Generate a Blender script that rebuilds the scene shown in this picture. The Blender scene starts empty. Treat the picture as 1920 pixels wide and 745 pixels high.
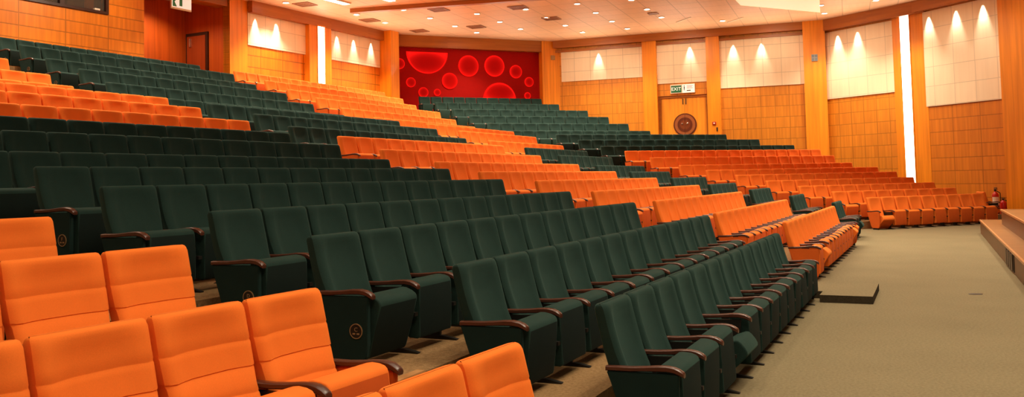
import bpy, bmesh, math, random
from mathutils import Vector, Matrix
random.seed(7)
S = bpy.context.scene
COL = S.collection
PI = math.pi
R = math.radians

# ------------------------------------------------------------------ helpers
def link(o, parent=None):
    COL.objects.link(o)
    if parent is not None: o.parent = parent
    return o
def tag(o, label=None, cat=None, group=None, kind=None):
    if label: o['label'] = label
    if cat: o['category'] = cat
    if group: o['group'] = group
    if kind: o['kind'] = kind
    return o
def empty(name, loc=(0, 0, 0), rz=0.0):
    o = bpy.data.objects.new(name, None); o.empty_display_size = .1
    o.location = loc; o.rotation_euler = (0, 0, rz)
    return link(o)
def bm_mesh(name, bm, mats, smooth=False):
    me = bpy.data.meshes.new(name)
    bmesh.ops.recalc_face_normals(bm, faces=bm.faces)
    bm.to_mesh(me); bm.free()
    for m in (mats if isinstance(mats, (list, tuple)) else [mats]): me.materials.append(m)
    if smooth:
        for p in me.polygons: p.use_smooth = True
        try: me.set_sharp_from_angle(angle=R(40))
        except Exception: pass
    return me
def obj(name, me, parent=None, loc=(0, 0, 0), rot=(0, 0, 0)):
    o = bpy.data.objects.new(name, me); o.location = loc; o.rotation_euler = rot
    return link(o, parent)
def box(bm, x0, x1, y0, y1, z0, z1, mi=0):
    v = [bm.verts.new(p) for p in ((x0,y0,z0),(x1,y0,z0),(x1,y1,z0),(x0,y1,z0),(x0,y0,z1),(x1,y0,z1),(x1,y1,z1),(x0,y1,z1))]
    fs = [bm.faces.new([v[i] for i in q]) for q in ((3,2,1,0),(4,5,6,7),(0,1,5,4),(1,2,6,5),(2,3,7,6),(3,0,4,7))]
    for f in fs: f.material_index = mi
    return fs
def box_mesh(name, dims, mat, bevel=0.0):
    bm = bmesh.new(); box(bm, *dims)
    if bevel: bmesh.ops.bevel(bm, geom=list(bm.edges), offset=bevel, segments=2, affect='EDGES', profile=.5)
    return bm_mesh(name, bm, mat)
def prism(bm, poly, z0, z1, mi=0):
    a = [bm.verts.new((p[0], p[1], z0)) for p in poly]; b = [bm.verts.new((p[0], p[1], z1)) for p in poly]
    n = len(poly); fs = [bm.faces.new(a[::-1]), bm.faces.new(b)]
    for i in range(n): fs.append(bm.faces.new((a[i], a[(i+1) % n], b[(i+1) % n], b[i])))
    for f in fs: f.material_index = mi
    return fs
def extrude_yz(bm, prof, x0, x1, mi=0):          # profile of (fwd, z); y = -fwd
    a = [bm.verts.new((x0, -f, z)) for f, z in prof]; b = [bm.verts.new((x1, -f, z)) for f, z in prof]
    n = len(prof); fs = [bm.faces.new(a), bm.faces.new(b[::-1])]
    for i in range(n): fs.append(bm.faces.new((a[i], b[i], b[(i+1) % n], a[(i+1) % n])))
    for f in fs: f.material_index = mi
    return fs
def lathe(bm, prof, seg=24, mi=0, axis='z', c=(0, 0, 0)):
    rings = []
    for r, h in prof:
        ring = []
        for i in range(seg):
            a = 2*PI*i/seg
            if axis == 'z': p = (c[0]+r*math.cos(a), c[1]+r*math.sin(a), c[2]+h)
            elif axis == 'y': p = (c[0]+r*math.cos(a), c[1]+h, c[2]+r*math.sin(a))
            else: p = (c[0]+h, c[1]+r*math.cos(a), c[2]+r*math.sin(a))
            ring.append(bm.verts.new(p))
        rings.append(ring)
    for k in range(len(rings)-1):
        for i in range(seg):
            f = bm.faces.new((rings[k][i], rings[k][(i+1) % seg], rings[k+1][(i+1) % seg], rings[k+1][i])); f.material_index = mi
    for ring in (rings[0], rings[-1]):
        f = bm.faces.new(ring); f.material_index = mi
def lin(c):
    return tuple((x/12.92 if x <= .04045 else ((x+.055)/1.055)**2.4) for x in (v/255 for v in c)) + (1,)

# ------------------------------------------------------------------ materials
def nmat(name):
    m = bpy.data.materials.new(name); m.use_nodes = True
    nt = m.node_tree; return m, nt, nt.nodes['Principled BSDF']
def fabric(name, c, var=.25, sheen=.25, scale=60):
    m, nt, b = nmat(name); N = nt.nodes; L = nt.links
    tc = N.new('ShaderNodeTexCoord'); n1 = N.new('ShaderNodeTexNoise'); n1.inputs['Scale'].default_value = 6; n1.inputs['Detail'].default_value = 3
    n2 = N.new('ShaderNodeTexNoise'); n2.inputs['Scale'].default_value = scale*4; n2.inputs['Detail'].default_value = 1
    L.new(tc.outputs['Object'], n1.inputs['Vector']); L.new(tc.outputs['Object'], n2.inputs['Vector'])
    mx = N.new('ShaderNodeMath'); mx.operation = 'MULTIPLY_ADD'; mx.inputs[1].default_value = .5
    h = N.new('ShaderNodeMath'); h.operation = 'MULTIPLY'; h.inputs[1].default_value = .5
    L.new(n2.outputs['Fac'], h.inputs[0]); L.new(n1.outputs['Fac'], mx.inputs[0]); L.new(h.outputs[0], mx.inputs[2])
    ramp = N.new('ShaderNodeValToRGB'); cl = lin(c)
    ramp.color_ramp.elements[0].position = .3; ramp.color_ramp.elements[1].position = .7
    ramp.color_ramp.elements[0].color = tuple(x*(1-var) for x in cl[:3]) + (1,)
    ramp.color_ramp.elements[1].color = tuple(min(1, x*(1+var)) for x in cl[:3]) + (1,)
    L.new(mx.outputs[0], ramp.inputs[0]); L.new(ramp.outputs[0], b.inputs['Base Color'])
    b.inputs['Roughness'].default_value = .85
    b.inputs['Sheen Weight'].default_value = sheen; b.inputs['Sheen Tint'].default_value = tuple(min(1, x*2.5+.02) for x in cl[:3]) + (1,)
    b.inputs['Specular IOR Level'].default_value = .15
    bp = N.new('ShaderNodeBump'); bp.inputs['Strength'].default_value = .08; bp.inputs['Distance'].default_value = .002
    L.new(n2.outputs['Fac'], bp.inputs['Height']); L.new(bp.outputs[0], b.inputs['Normal'])
    return m
def plain(name, c, rough=.5, metal=0.0, emit=None, estr=0.0, spec=.5):
    m, nt, b = nmat(name)
    N = nt.nodes; L = nt.links
    n = N.new('ShaderNodeTexNoise'); n.inputs['Scale'].default_value = 9
    tc = N.new('ShaderNodeTexCoord'); L.new(tc.outputs['Object'], n.inputs['Vector'])
    r = N.new('ShaderNodeValToRGB'); cl = lin(c)
    r.color_ramp.elements[0].color = tuple(x*.92 for x in cl[:3])+(1,); r.color_ramp.elements[1].color = tuple(min(1, x*1.08) for x in cl[:3])+(1,)
    L.new(n.outputs['Fac'], r.inputs[0]); L.new(r.outputs[0], b.inputs['Base Color'])
    b.inputs['Roughness'].default_value = rough; b.inputs['Metallic'].default_value = metal; b.inputs['Specular IOR Level'].default_value = spec
    if emit:
        b.inputs['Emission Color'].default_value = lin(emit); b.inputs['Emission Strength'].default_value = estr
    return m
def panelled(name, c, px, pz, x0=0.0, z0=0.0, wood=True, seam=.012, dark=.55, tint=.16, rough=.45, grain_axis='z', spec=.4, vseam=True):
    """veneer or tile panels: grain along z, seams on a grid in object space (x along the wall, z up)"""
    m, nt, b = nmat(name); N = nt.nodes; L = nt.links
    tc = N.new('ShaderNodeTexCoord'); sep = N.new('ShaderNodeSeparateXYZ'); L.new(tc.outputs['Object'], sep.inputs[0])
    def cell(sock, off, per):
        s = N.new('ShaderNodeMath'); s.operation = 'SUBTRACT'; s.inputs[1].default_value = off; L.new(sock, s.inputs[0])
        d = N.new('ShaderNodeMath'); d.operation = 'DIVIDE'; d.inputs[1].default_value = per; L.new(s.outputs[0], d.inputs[0])
        fl = N.new('ShaderNodeMath'); fl.operation = 'FLOOR'; L.new(d.outputs[0], fl.inputs[0])
        fr = N.new('ShaderNodeMath'); fr.operation = 'FRACT'; L.new(d.outputs[0], fr.inputs[0])
        pp = N.new('ShaderNodeMath'); pp.operation = 'PINGPONG'; pp.inputs[1].default_value = .5; L.new(fr.outputs[0], pp.inputs[0])
        lt = N.new('ShaderNodeMath'); lt.operation = 'LESS_THAN'; lt.inputs[1].default_value = seam/per; L.new(pp.outputs[0], lt.inputs[0])
        return fl, lt
    fx, sx = cell(sep.outputs['X'], x0, px); fz, sz = cell(sep.outputs['Z'], z0, pz)
    cmb = N.new('ShaderNodeCombineXYZ'); L.new(fx.outputs[0], cmb.inputs[0]); L.new(fz.outputs[0], cmb.inputs[2])
    wn = N.new('ShaderNodeTexWhiteNoise'); wn.noise_dimensions = '3D'; L.new(cmb.outputs[0], wn.inputs['Vector'])
    mp = N.new('ShaderNodeMapping'); mp.inputs['Scale'].default_value = (9, 9, .35) if grain_axis == 'z' else (.35, 9, 9)
    add = N.new('ShaderNodeVectorMath'); add.operation = 'MULTIPLY_ADD'; add.inputs[1].default_value = (3.7, 0, 1.3)
    L.new(cmb.outputs[0], add.inputs[0]); L.new(tc.outputs['Object'], add.inputs[2]); L.new(add.outputs[0], mp.inputs['Vector'])
    n = N.new('ShaderNodeTexNoise'); n.inputs['Scale'].default_value = 1.0; n.inputs['Detail'].default_value = 4; L.new(mp.outputs[0], n.inputs['Vector'])
    r = N.new('ShaderNodeValToRGB'); cl = lin(c); k = .15 if wood else .03
    r.color_ramp.elements[0].position = .3; r.color_ramp.elements[1].position = .7
    r.color_ramp.elements[0].color = tuple(x*(1-k*(1+.5*i)) for i, x in enumerate(cl[:3]))+(1,)
    r.color_ramp.elements[1].color = tuple(min(1, x*(1+k)) for x in cl[:3])+(1,)
    L.new(n.outputs['Fac'], r.inputs[0])
    tv = N.new('ShaderNodeMath'); tv.operation = 'MULTIPLY_ADD'; tv.inputs[1].default_value = tint; tv.inputs[2].default_value = 1-tint/2
    L.new(wn.outputs['Value'], tv.inputs[0])
    m1 = N.new('ShaderNodeVectorMath'); m1.operation = 'SCALE'; L.new(r.outputs[0], m1.inputs[0]); L.new(tv.outputs[0], m1.inputs['Scale'])
    last = m1.outputs[0]
    if seam > 0:
        mxs = N.new('ShaderNodeMath'); mxs.operation = 'MAXIMUM'; L.new(sx.outputs[0], mxs.inputs[0]); L.new(sz.outputs[0], mxs.inputs[1])
        src = mxs.outputs[0] if vseam else sz.outputs[0]
        sc = N.new('ShaderNodeMath'); sc.operation = 'MULTIPLY_ADD'; sc.inputs[1].default_value = -dark; sc.inputs[2].default_value = 1.0; L.new(src, sc.inputs[0])
        m2 = N.new('ShaderNodeVectorMath'); m2.operation = 'SCALE'; L.new(last, m2.inputs[0]); L.new(sc.outputs[0], m2.inputs['Scale']); last = m2.outputs[0]
    L.new(last, b.inputs['Base Color'])
    b.inputs['Roughness'].default_value = rough; b.inputs['Specular IOR Level'].default_value = spec
    return m
def carpet(name, c, c2):
    m, nt, b = nmat(name); N = nt.nodes; L = nt.links
    tc = N.new('ShaderNodeTexCoord')
    n1 = N.new('ShaderNodeTexNoise'); n1.inputs['Scale'].default_value = .9; n1.inputs['Detail'].default_value = 3
    n2 = N.new('ShaderNodeTexNoise'); n2.inputs['Scale'].default_value = 42; n2.inputs['Detail'].default_value = 3
    n3 = N.new('ShaderNodeTexNoise'); n3.inputs['Scale'].default_value = 190; n3.inputs['Detail'].default_value = 1
    for n in (n1, n2, n3): L.new(tc.outputs['Object'], n.inputs['Vector'])
    w1_ = N.new('ShaderNodeMath'); w1_.operation = 'MULTIPLY_ADD'; w1_.inputs[1].default_value = .35; w1_.inputs[2].default_value = .325; L.new(n1.outputs['Fac'], w1_.inputs[0])
    a = N.new('ShaderNodeMath'); a.operation = 'ADD'; L.new(w1_.outputs[0], a.inputs[0]); L.new(n2.outputs['Fac'], a.inputs[1])
    a2 = N.new('ShaderNodeMath'); a2.operation = 'ADD'; L.new(a.outputs[0], a2.inputs[0]); L.new(n3.outputs['Fac'], a2.inputs[1])
    d = N.new('ShaderNodeMath'); d.operation = 'DIVIDE'; d.inputs[1].default_value = 3; L.new(a2.outputs[0], d.inputs[0])
    r = N.new('ShaderNodeValToRGB'); r.color_ramp.elements[0].position = .36; r.color_ramp.elements[1].position = .62
    r.color_ramp.elements[0].color = lin(c2); r.color_ramp.elements[1].color = lin(c)
    L.new(d.outputs[0], r.inputs[0]); L.new(r.outputs[0], b.inputs['Base Color'])
    b.inputs['Roughness'].default_value = .95; b.inputs['Specular IOR Level'].default_value = .08
    bp = N.new('ShaderNodeBump'); bp.inputs['Strength'].default_value = .25; bp.inputs['Distance'].default_value = .006
    L.new(n3.outputs['Fac'], bp.inputs['Height']); L.new(bp.outputs[0], b.inputs['Normal'])
    return m
def emissive(name, c, s):
    m, nt, b = nmat(name); N = nt.nodes
    b.inputs['Base Color'].default_value = lin(c); b.inputs['Emission Color'].default_value = lin(c); b.inputs['Emission Strength'].default_value = s
    return m

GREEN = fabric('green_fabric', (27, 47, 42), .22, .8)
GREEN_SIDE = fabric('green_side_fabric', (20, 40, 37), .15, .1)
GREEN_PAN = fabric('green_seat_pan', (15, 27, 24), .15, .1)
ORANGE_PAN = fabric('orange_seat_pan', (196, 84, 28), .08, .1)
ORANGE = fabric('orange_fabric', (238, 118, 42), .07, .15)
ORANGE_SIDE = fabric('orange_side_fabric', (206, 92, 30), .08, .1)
ARM_WOOD = panelled('armrest_wood', (74, 40, 28), 5, 5, wood=True, seam=0, tint=0, rough=.32, spec=.6)
DARK_METAL = plain('dark_metal', (30, 26, 22), .5, .3)
BLACK = plain('black_plastic', (16, 13, 12), .45)
GOLD = plain('gold_metal', (176, 148, 110), .35, .6)
WALL_WOOD = panelled('wall_wood_panels', (216, 122, 22), 1.16, .43, x0=-8.52, z0=5.96, seam=.017, dark=.55, tint=.1)
LEFT_WOOD = panelled('control_wall_wood', (220, 126, 23), 1.42, .355, x0=-17.82, z0=6.22, seam=.015, dark=.42, tint=.1)
SIDE_WOOD = panelled('side_wall_wood', (208, 130, 34), .62, .49, x0=0, z0=4.69, seam=.014, dark=.36, tint=.07)
FRONT_WOOD = panelled('front_wall_wood', (202, 120, 30), 1.2, .5, x0=1.93, z0=3.62, seam=.015, dark=.4, tint=.07)
PILLAR_WOOD = panelled('pillar_wood', (232, 142, 28), 4, 30, seam=0, tint=0, rough=.4)
FASCIA_WOOD = panelled('fascia_wood', (166, 96, 30), 2.4, 30, seam=0, tint=.1, grain_axis='x', rough=.4)
DARK_WOOD = panelled('vestibule_wood', (190, 82, 20), .6, 30, seam=.006, dark=.3, tint=.12)
DOOR_WOOD = panelled('door_wood', (230, 146, 36), 4, 30, seam=0, tint=0)
DOOR_DARK = panelled('side_door_wood', (150, 58, 16), 4, 30, seam=0, tint=0)
STAGE_WOOD = panelled('stage_wood', (140, 98, 54), .9, .5, seam=.006, dark=.25, tint=.12, grain_axis='x', rough=.35)
STAGE_FRONT = panelled('stage_front_wood', (104, 72, 42), .55, 5, seam=.008, dark=.3, tint=.15, rough=.4)
NOSING = panelled('nosing_wood', (190, 140, 92), 3, 5, seam=0, tint=.1, rough=.3)
ACOUSTIC = panelled('acoustic_panel', (236, 214, 182), .8, .64, x0=.48, z0=7.47, wood=False, seam=.011, dark=.3, tint=.05, rough=.8)
ACOUSTIC_SIDE = panelled('acoustic_panel_side', (236, 214, 182), .92, .755, x0=.3, z0=4.92, wood=False, seam=.012, dark=.25, tint=.05, rough=.8)
CEIL = panelled('ceiling_tiles', (226, 184, 148), 1.04, 1.04, wood=False, seam=.018, dark=.3, tint=.05, rough=.55)
CREAM_GLOW = plain('cream_paint_glow', (240, 220, 186), .6, emit=(255, 230, 186), estr=.7)  # emission stands in for lamp light falling on the reflector panel
CARPET = carpet('floor_carpet', (140, 126, 97), (104, 92, 70))
TERRACE = carpet('terrace_carpet', (164, 130, 90), (108, 80, 52))
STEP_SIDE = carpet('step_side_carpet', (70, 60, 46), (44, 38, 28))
RED_WALL = fabric('red_wall_paint', (160, 10, 4), .05, 0, 3)
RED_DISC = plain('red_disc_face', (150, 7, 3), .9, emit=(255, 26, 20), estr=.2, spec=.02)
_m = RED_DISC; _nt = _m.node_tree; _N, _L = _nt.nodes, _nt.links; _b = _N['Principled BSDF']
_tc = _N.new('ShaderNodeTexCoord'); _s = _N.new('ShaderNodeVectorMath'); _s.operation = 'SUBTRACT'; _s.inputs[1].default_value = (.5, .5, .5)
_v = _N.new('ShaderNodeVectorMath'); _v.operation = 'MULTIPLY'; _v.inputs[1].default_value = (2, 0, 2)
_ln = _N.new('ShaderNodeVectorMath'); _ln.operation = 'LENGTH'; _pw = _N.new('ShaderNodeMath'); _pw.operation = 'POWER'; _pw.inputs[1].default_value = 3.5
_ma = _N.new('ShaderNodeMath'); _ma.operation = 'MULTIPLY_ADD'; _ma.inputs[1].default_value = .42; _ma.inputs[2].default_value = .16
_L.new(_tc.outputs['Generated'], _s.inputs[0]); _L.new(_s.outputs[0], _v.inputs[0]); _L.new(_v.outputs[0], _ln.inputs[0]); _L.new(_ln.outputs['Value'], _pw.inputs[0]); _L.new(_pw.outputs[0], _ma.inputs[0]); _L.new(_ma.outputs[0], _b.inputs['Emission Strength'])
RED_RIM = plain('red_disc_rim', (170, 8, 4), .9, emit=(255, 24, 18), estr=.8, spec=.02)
LAMP = emissive('lamp_lens', (255, 238, 225), 26)
STRIP = emissive('strip_lens', (255, 240, 215), 9)
LINEAR = emissive('linear_lens', (255, 236, 190), 10)
WHITE_TRIM = plain('white_trim', (235, 220, 200), .5)
VENT = plain('vent_metal', (150, 100, 66), .5)
GLASS_DARK, _nt, _b = nmat('control_glass'); _b.inputs['Base Color'].default_value = (.6, .5, .4, 1); _b.inputs['Transmission Weight'].default_value = .9; _b.inputs['Roughness'].default_value = .02; _b.inputs['IOR'].default_value = 1.1
ROOM_DARK = plain('booth_dark', (70, 34, 18), .8)
FRAME_DARK = plain('window_frame_dark', (52, 24, 12), .4)
SIGN_GREEN = plain('sign_green', (24, 92, 52), .4, emit=(30, 120, 66), estr=.25)
SIGN_WHITE = plain('sign_white', (245, 235, 225), .4, emit=(255, 240, 225), estr=.55)
SIGN_DARK = plain('sign_ink', (60, 40, 36), .5)
SIGN_RED = plain('sign_red_ink', (170, 60, 50), .5)
EXT_RED = plain('extinguisher_red', (176, 22, 14), .3)
DISC_DARK = plain('round_plate_dark', (96, 40, 18), .35)
DISC_MID = plain('round_plate_ring', (152, 84, 44), .35)
CHROME = plain('chrome', (220, 210, 200), .2, .9)
GREY = plain('grey_plastic', (150, 150, 150), .5)

# ------------------------------------------------------------------ seating geometry
TH = {'A': .43972, 'B': .4452, 'D': .44564, 'C': 1.15928, 'Z': .501}
Q = [1.808, 2.854, 3.793, 4.801, 5.84, 6.89, 7.955, 9.005, 10.034, 11.065, 12.099, 13.135, 15.127, 16.194, 17.27, 18.369, 19.48, 20.63]
H = [.851, 1.076, 1.279, 1.441, 1.628, 1.812, 1.999, 2.275, 2.537, 2.787, 3.079, 3.341, 3.643, 3.994, 4.384, 4.727, 5.138, 5.482]
F = [0.0] + [h-.86 for h in H[1:]]
PC = 17.377
# row: (distance along the row to its first seat, distance up the hall, top height, seats, pitch)
ROWS = {
'A': {1:(5.1,1.85,.849,13,.531), 2:(5.108,2.844,1.067,13,.5597), 3:(4.801,3.789,1.269,13,.5543), 4:(4.933,4.799,1.436,13,.5524), 5:(4.854,5.84,1.638,13,.5497), 6:(5.065,6.889,1.822,13,.5514), 7:(5.04,7.956,2.001,13,.5474), 8:(5.139,9.006,2.278,13,.5472), 9:(5.11,10.036,2.523,13,.5469), 10:(5.166,11.064,2.79,13,.5542), 11:(5.203,12.101,3.077,13,.5424), 12:(5.29,13.135,3.337,13,.5516), 13:(4.832,15.126,3.652,13,.5497), 14:(5.167,16.195,3.988,13,.547), 15:(4.971,17.271,4.377,13,.5497)},
'B': {1:(14.037,2.117,.885,13,.5452), 2:(13.807,3.129,1.041,13,.559), 3:(13.785,4.087,1.243,13,.5345), 4:(13.661,5.091,1.414,13,.552), 5:(13.735,6.131,1.606,13,.5498), 6:(13.661,7.18,1.785,13,.5587), 7:(13.977,8.246,1.992,13,.5505), 8:(13.755,9.294,2.25,13,.5669), 9:(13.848,10.323,2.544,13,.5538), 10:(13.658,11.356,2.775,13,.5551), 11:(13.828,12.388,3.081,13,.5599), 12:(13.615,13.426,3.337,13,.5543), 13:(13.873,15.421,3.619,13,.55), 14:(13.709,16.484,3.995,13,.5566), 15:(13.863,17.56,4.39,13,.5519), 16:(13.859,18.662,4.72,13,.5459), 17:(13.975,19.769,5.149,13,.5558), 18:(14.183,20.924,5.478,13,.5195)},
'D': {1:(22.538,2.264,.913,3,.5532), 2:(22.688,3.27,1.085,4,.5523), 3:(22.569,4.218,1.258,5,.5503), 4:(22.485,5.24,1.409,6,.5403), 5:(22.709,6.271,1.594,7,.5371), 6:(22.513,7.327,1.781,7,.5407), 7:(22.793,8.382,1.982,8,.5447), 8:(22.669,9.429,2.293,8,.5546), 9:(22.718,10.463,2.542,9,.5433), 10:(22.467,11.495,2.774,10,.5577), 11:(22.586,12.523,3.109,10,.5514), 12:(22.485,13.565,3.359,11,.5467), 13:(22.645,15.55,3.659,12,.5547), 14:(22.466,16.621,3.999,13,.5602), 15:(22.612,17.697,4.392,14,.5562), 16:(22.544,18.796,4.728,14,.5605), 17:(22.753,19.911,5.116,15,.5615), 18:(22.551,21.056,5.489,16,.5622)},
'C': {1:(19.355,19.19,.906,9,.5247), 2:(19.07,20.228,1.079,9,.5684), 3:(18.644,21.167,1.256,10,.5701), 4:(18.255,22.175,1.436,11,.5715), 5:(17.909,23.219,1.635,13,.5371), 6:(17.541,24.269,1.82,14,.5406), 7:(17.205,25.332,2.012,14,.5521), 8:(16.738,26.381,2.313,15,.5566), 9:(16.337,27.409,2.589,16,.5642), 10:(15.933,28.44,2.806,16,.5633), 11:(15.559,29.474,3.093,15,.5648), 12:(15.148,30.513,3.357,15,.5343), 13:(14.053,32.505,3.623,12,.5527), 14:(13.559,33.571,3.995,12,.5576), 15:(13.169,34.647,4.376,12,.5587), 16:(12.824,35.744,4.747,12,.5493), 17:(12.415,36.859,5.119,11,.5542), 18:(12.03,38.007,5.484,11,.5575)},
'Z': {1:(2.703,2.072,.835,2,.544), 2:(1.984,3.134,1.078,3,.5326), 3:(2.436,4.059,1.291,2,.546), 4:(2.29,5.063,1.455,2,.55)},
}
ZFIRST = {1: -1, 2: -1, 3: -1, 4: 0}
AFIRST = {8: 1, 9: 2, 10: 4, 11: 5, 12: 6, 13: 9, 14: 10, 15: 11}
def dn(th):
    return Vector((math.sin(th), math.cos(th), 0)), Vector((-math.cos(th), math.sin(th), 0))
def at(th, s, p, z=0.0):
    d, n = dn(th); return d*s+n*p+Vector((0, 0, z))

def smooth01(t): t = max(0, min(1, t)); return t*t*(3-2*t)
def back_bm(grooves, hi=True):
    prof = [(.30,.200,.078),(.36,.192,.066),(.42,.178,.05),(.50,.146,.03),(.58,.120,.010),(.66,.098,-.006),(.74,.078,-.024),(.80,.064,-.036),(.83,.056,-.042)]
    if grooves:
        base = list(prof)
        def ip(z):
            for a, b in zip(base, base[1:]):
                if a[0] <= z <= b[0]:
                    t = (z-a[0])/(b[0]-a[0]); return (z, a[1]+t*(b[1]-a[1]), a[2]+t*(b[2]-a[2]))
        for zs in (.69, .575, .465):
            for dz, g in ((-.010, 0), (-.002, .004), (.002, .004), (.010, 0)):
                z, f, r = ip(zs+dz); prof.append((z, f-g, r))
        prof.sort()
    hw = .261; bm = bmesh.new(); rings = []
    xs = [-1, -.985, -.93, -.82, -.66, -.4, 0, .4, .66, .82, .93, .985, 1] if hi else [-1, -.93, -.66, 0, .66, .93, 1]
    def ring(z, f, r, shx=0.0):
        w = hw-shx-.015*(1-smooth01((z-.53)/.08)); pts = []
        for u in xs:
            a = abs(u); e = .028*(max(0, (a-.82)/.18))**2.2
            rec = .034*(1-smooth01((a-.50)/.32))*max(0, min(1, (.852-z)/.09))
            pts.append((u*w, -(f-e-rec), z))
        for u in (xs[::-1] if hi else (1, 0, -1)):
            a = abs(u); e = .02*(max(0, (a-.82)/.18))**2
            pts.append((u*w*(1 if a < .99 else .995), -(r+e), z))
        return [bm.verts.new(p) for p in pts]
    for z, f, r in prof: rings.append(ring(z, f, r))
    f0, r0 = prof[-1][1], prof[-1][2]
    for z, k in ((.846, .006), (.855, .016), (.860, .034)):
        rings.append(ring(z, f0-k*.75-.004, r0+k*.75, k*.32))
    for a, b in zip(rings, rings[1:]):
        n = len(a)
        for i in range(n): bm.faces.new((a[i], a[(i+1) % n], b[(i+1) % n], b[i]))
    for rg in (rings[0], rings[-1]):
        n = len(rg); m = len(xs)
        bm.faces.new(rg)
    return bm
HINGE = (.29, .28)
def cushion_bm():
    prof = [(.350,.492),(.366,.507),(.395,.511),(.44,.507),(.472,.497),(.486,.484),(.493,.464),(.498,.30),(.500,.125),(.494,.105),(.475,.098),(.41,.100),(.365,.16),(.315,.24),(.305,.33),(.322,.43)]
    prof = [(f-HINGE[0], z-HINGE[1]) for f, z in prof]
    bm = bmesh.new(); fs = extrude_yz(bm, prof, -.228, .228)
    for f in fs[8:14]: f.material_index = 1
    es = [e for e in bm.edges if all(f in fs for f in e.link_faces) and any(f in fs[:2] for f in e.link_faces)]
    bmesh.ops.bevel(bm, geom=es, offset=.013, segments=3, affect='EDGES', profile=.6)
    return bm
def armrest_bm():
    path = [(.045,.494,.6),(.10,.496,1),(.20,.498,1),(.29,.505,1),(.36,.513,1),(.42,.515,1),(.465,.509,1),(.493,.498,.95),(.514,.485,.8),(.521,.476,.4)]
    bm = bmesh.new(); rings = []
    for f, z, k in path:
        w = .0255*(.75+.25*k); t = .033*(.55+.45*k) if f > .3 else .028
        pts = [(-w, z-.005), (-w*.75, z), (0, z+.002), (w*.75, z), (w, z-.005), (w, z-t+.006), (w*.7, z-t), (-w*.7, z-t), (-w, z-t+.006)]
        rings.append([bm.verts.new((x, -f, zz)) for x, zz in pts])
    for a, b in zip(rings, rings[1:]):
        n = len(a)
        for i in range(n): bm.faces.new((a[i], a[(i+1) % n], b[(i+1) % n], b[i]))
    bm.faces.new(rings[0]); bm.faces.new(rings[-1])
    return bm
def leg_bm():
    bm = bmesh.new()
    extrude_yz(bm, [(.10,.455),(.44,.465),(.425,.30),(.38,.12),(.37,.03),(.24,.03),(.22,.14),(.15,.30)], -.014, .014)
    extrude_yz(bm, [(.12,.0),(.51,.0),(.52,.008),(.40,.03),(.20,.03)], -.019, .019)
    extrude_yz(bm, [(.30,.255),(.50,.262),(.50,.288),(.30,.288)], -.019, .019)
    return bm
def panel_bm(side):
    pr = [(.05,.466),(.490,.470),(.484,.16),(.473,.075),(.448,.045),(.215,.045),(.175,.10),(.09,.36)]
    bm = bmesh.new()
    x0, x1 = (-.024, .012) if side < 0 else (-.012, .024)
    extrude_yz(bm, pr, x0, x1)
    bmesh.ops.bevel(bm, geom=list(bm.edges), offset=.006, segments=2, affect='EDGES')
    box(bm, -.012, .012, -.44, -.24, 0, .05, 1)
    return bm
def text_mesh(txt, size, mat, name='lettering', depth=.002):
    cu = bpy.data.curves.new(name, 'FONT'); cu.body = txt; cu.size = size; cu.align_x = 'CENTER'; cu.align_y = 'CENTER'; cu.extrude = depth
    o = bpy.data.objects.new(name, cu); COL.objects.link(o)
    dg = bpy.context.evaluated_depsgraph_get(); me = bpy.data.meshes.new_from_object(o.evaluated_get(dg)); me.name = name
    bpy.data.objects.remove(o); bpy.data.curves.remove(cu)
    me.materials.clear(); me.materials.append(mat)
    return me
def emblem_mesh(letter):
    bm = bmesh.new()
    lathe(bm, [(.044, 0), (.044, -.004), (.001, -.0042)], 28, 0, 'x')
    def ringx(r0, r1, h0):
        a, b, c, d = [], [], [], []
        for i in range(28):
            t = 2*PI*i/28; cs, sn = math.cos(t), math.sin(t)
            a.append(bm.verts.new((0, r0*cs, r0*sn))); b.append(bm.verts.new((h0, r0*cs, r0*sn))); c.append(bm.verts.new((h0, r1*cs, r1*sn))); d.append(bm.verts.new((0, r1*cs, r1*sn)))
        for i in range(28):
            j = (i+1) % 28
            for p, q in ((a, b), (b, c), (c, d)):
                f = bm.faces.new((p[i], p[j], q[j], q[i])); f.material_index = 1
    ringx(.0445, .0495, -.006)
    for y0, y1 in ((.006, .026), (-.026, -.006)):
        box(bm, -.0062, -.004, y0, y1, -.022, -.012, 1)
    tm = text_mesh(letter, .038, GOLD, depth=.001)
    base = len(bm.verts); bm.verts.ensure_lookup_table()
    vs = [bm.verts.new((-.005-v.co.z, -v.co.x, v.co.y+.010)) for v in tm.vertices]
    for p in tm.polygons:
        try:
            f = bm.faces.new([vs[i] for i in p.vertices]); f.material_index = 1
        except ValueError: pass
    bpy.data.meshes.remove(tm)
    return bm_mesh('emblem', bm, [BLACK, GOLD])
KIT = {}
for key, mt, ms, mp in (('green', GREEN, GREEN_SIDE, GREEN_PAN), ('orange', ORANGE, ORANGE_SIDE, ORANGE_PAN)):
    KIT[key] = {
        'back': bm_mesh(key+'_backrest', back_bm(False), mt, True),
        'seamed': bm_mesh(key+'_backrest', back_bm(key == 'orange'), mt, True),
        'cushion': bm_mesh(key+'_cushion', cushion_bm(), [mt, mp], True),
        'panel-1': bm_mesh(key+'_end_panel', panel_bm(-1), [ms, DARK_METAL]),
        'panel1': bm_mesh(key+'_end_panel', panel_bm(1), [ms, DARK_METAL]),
    }
ARM = bm_mesh('armrest', armrest_bm(), ARM_WOOD, True)
LEG = bm_mesh('leg', leg_bm(), DARK_METAL)
EMB = {k: emblem_mesh(chr(64+k)) for k in range(1, 19)}

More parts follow.
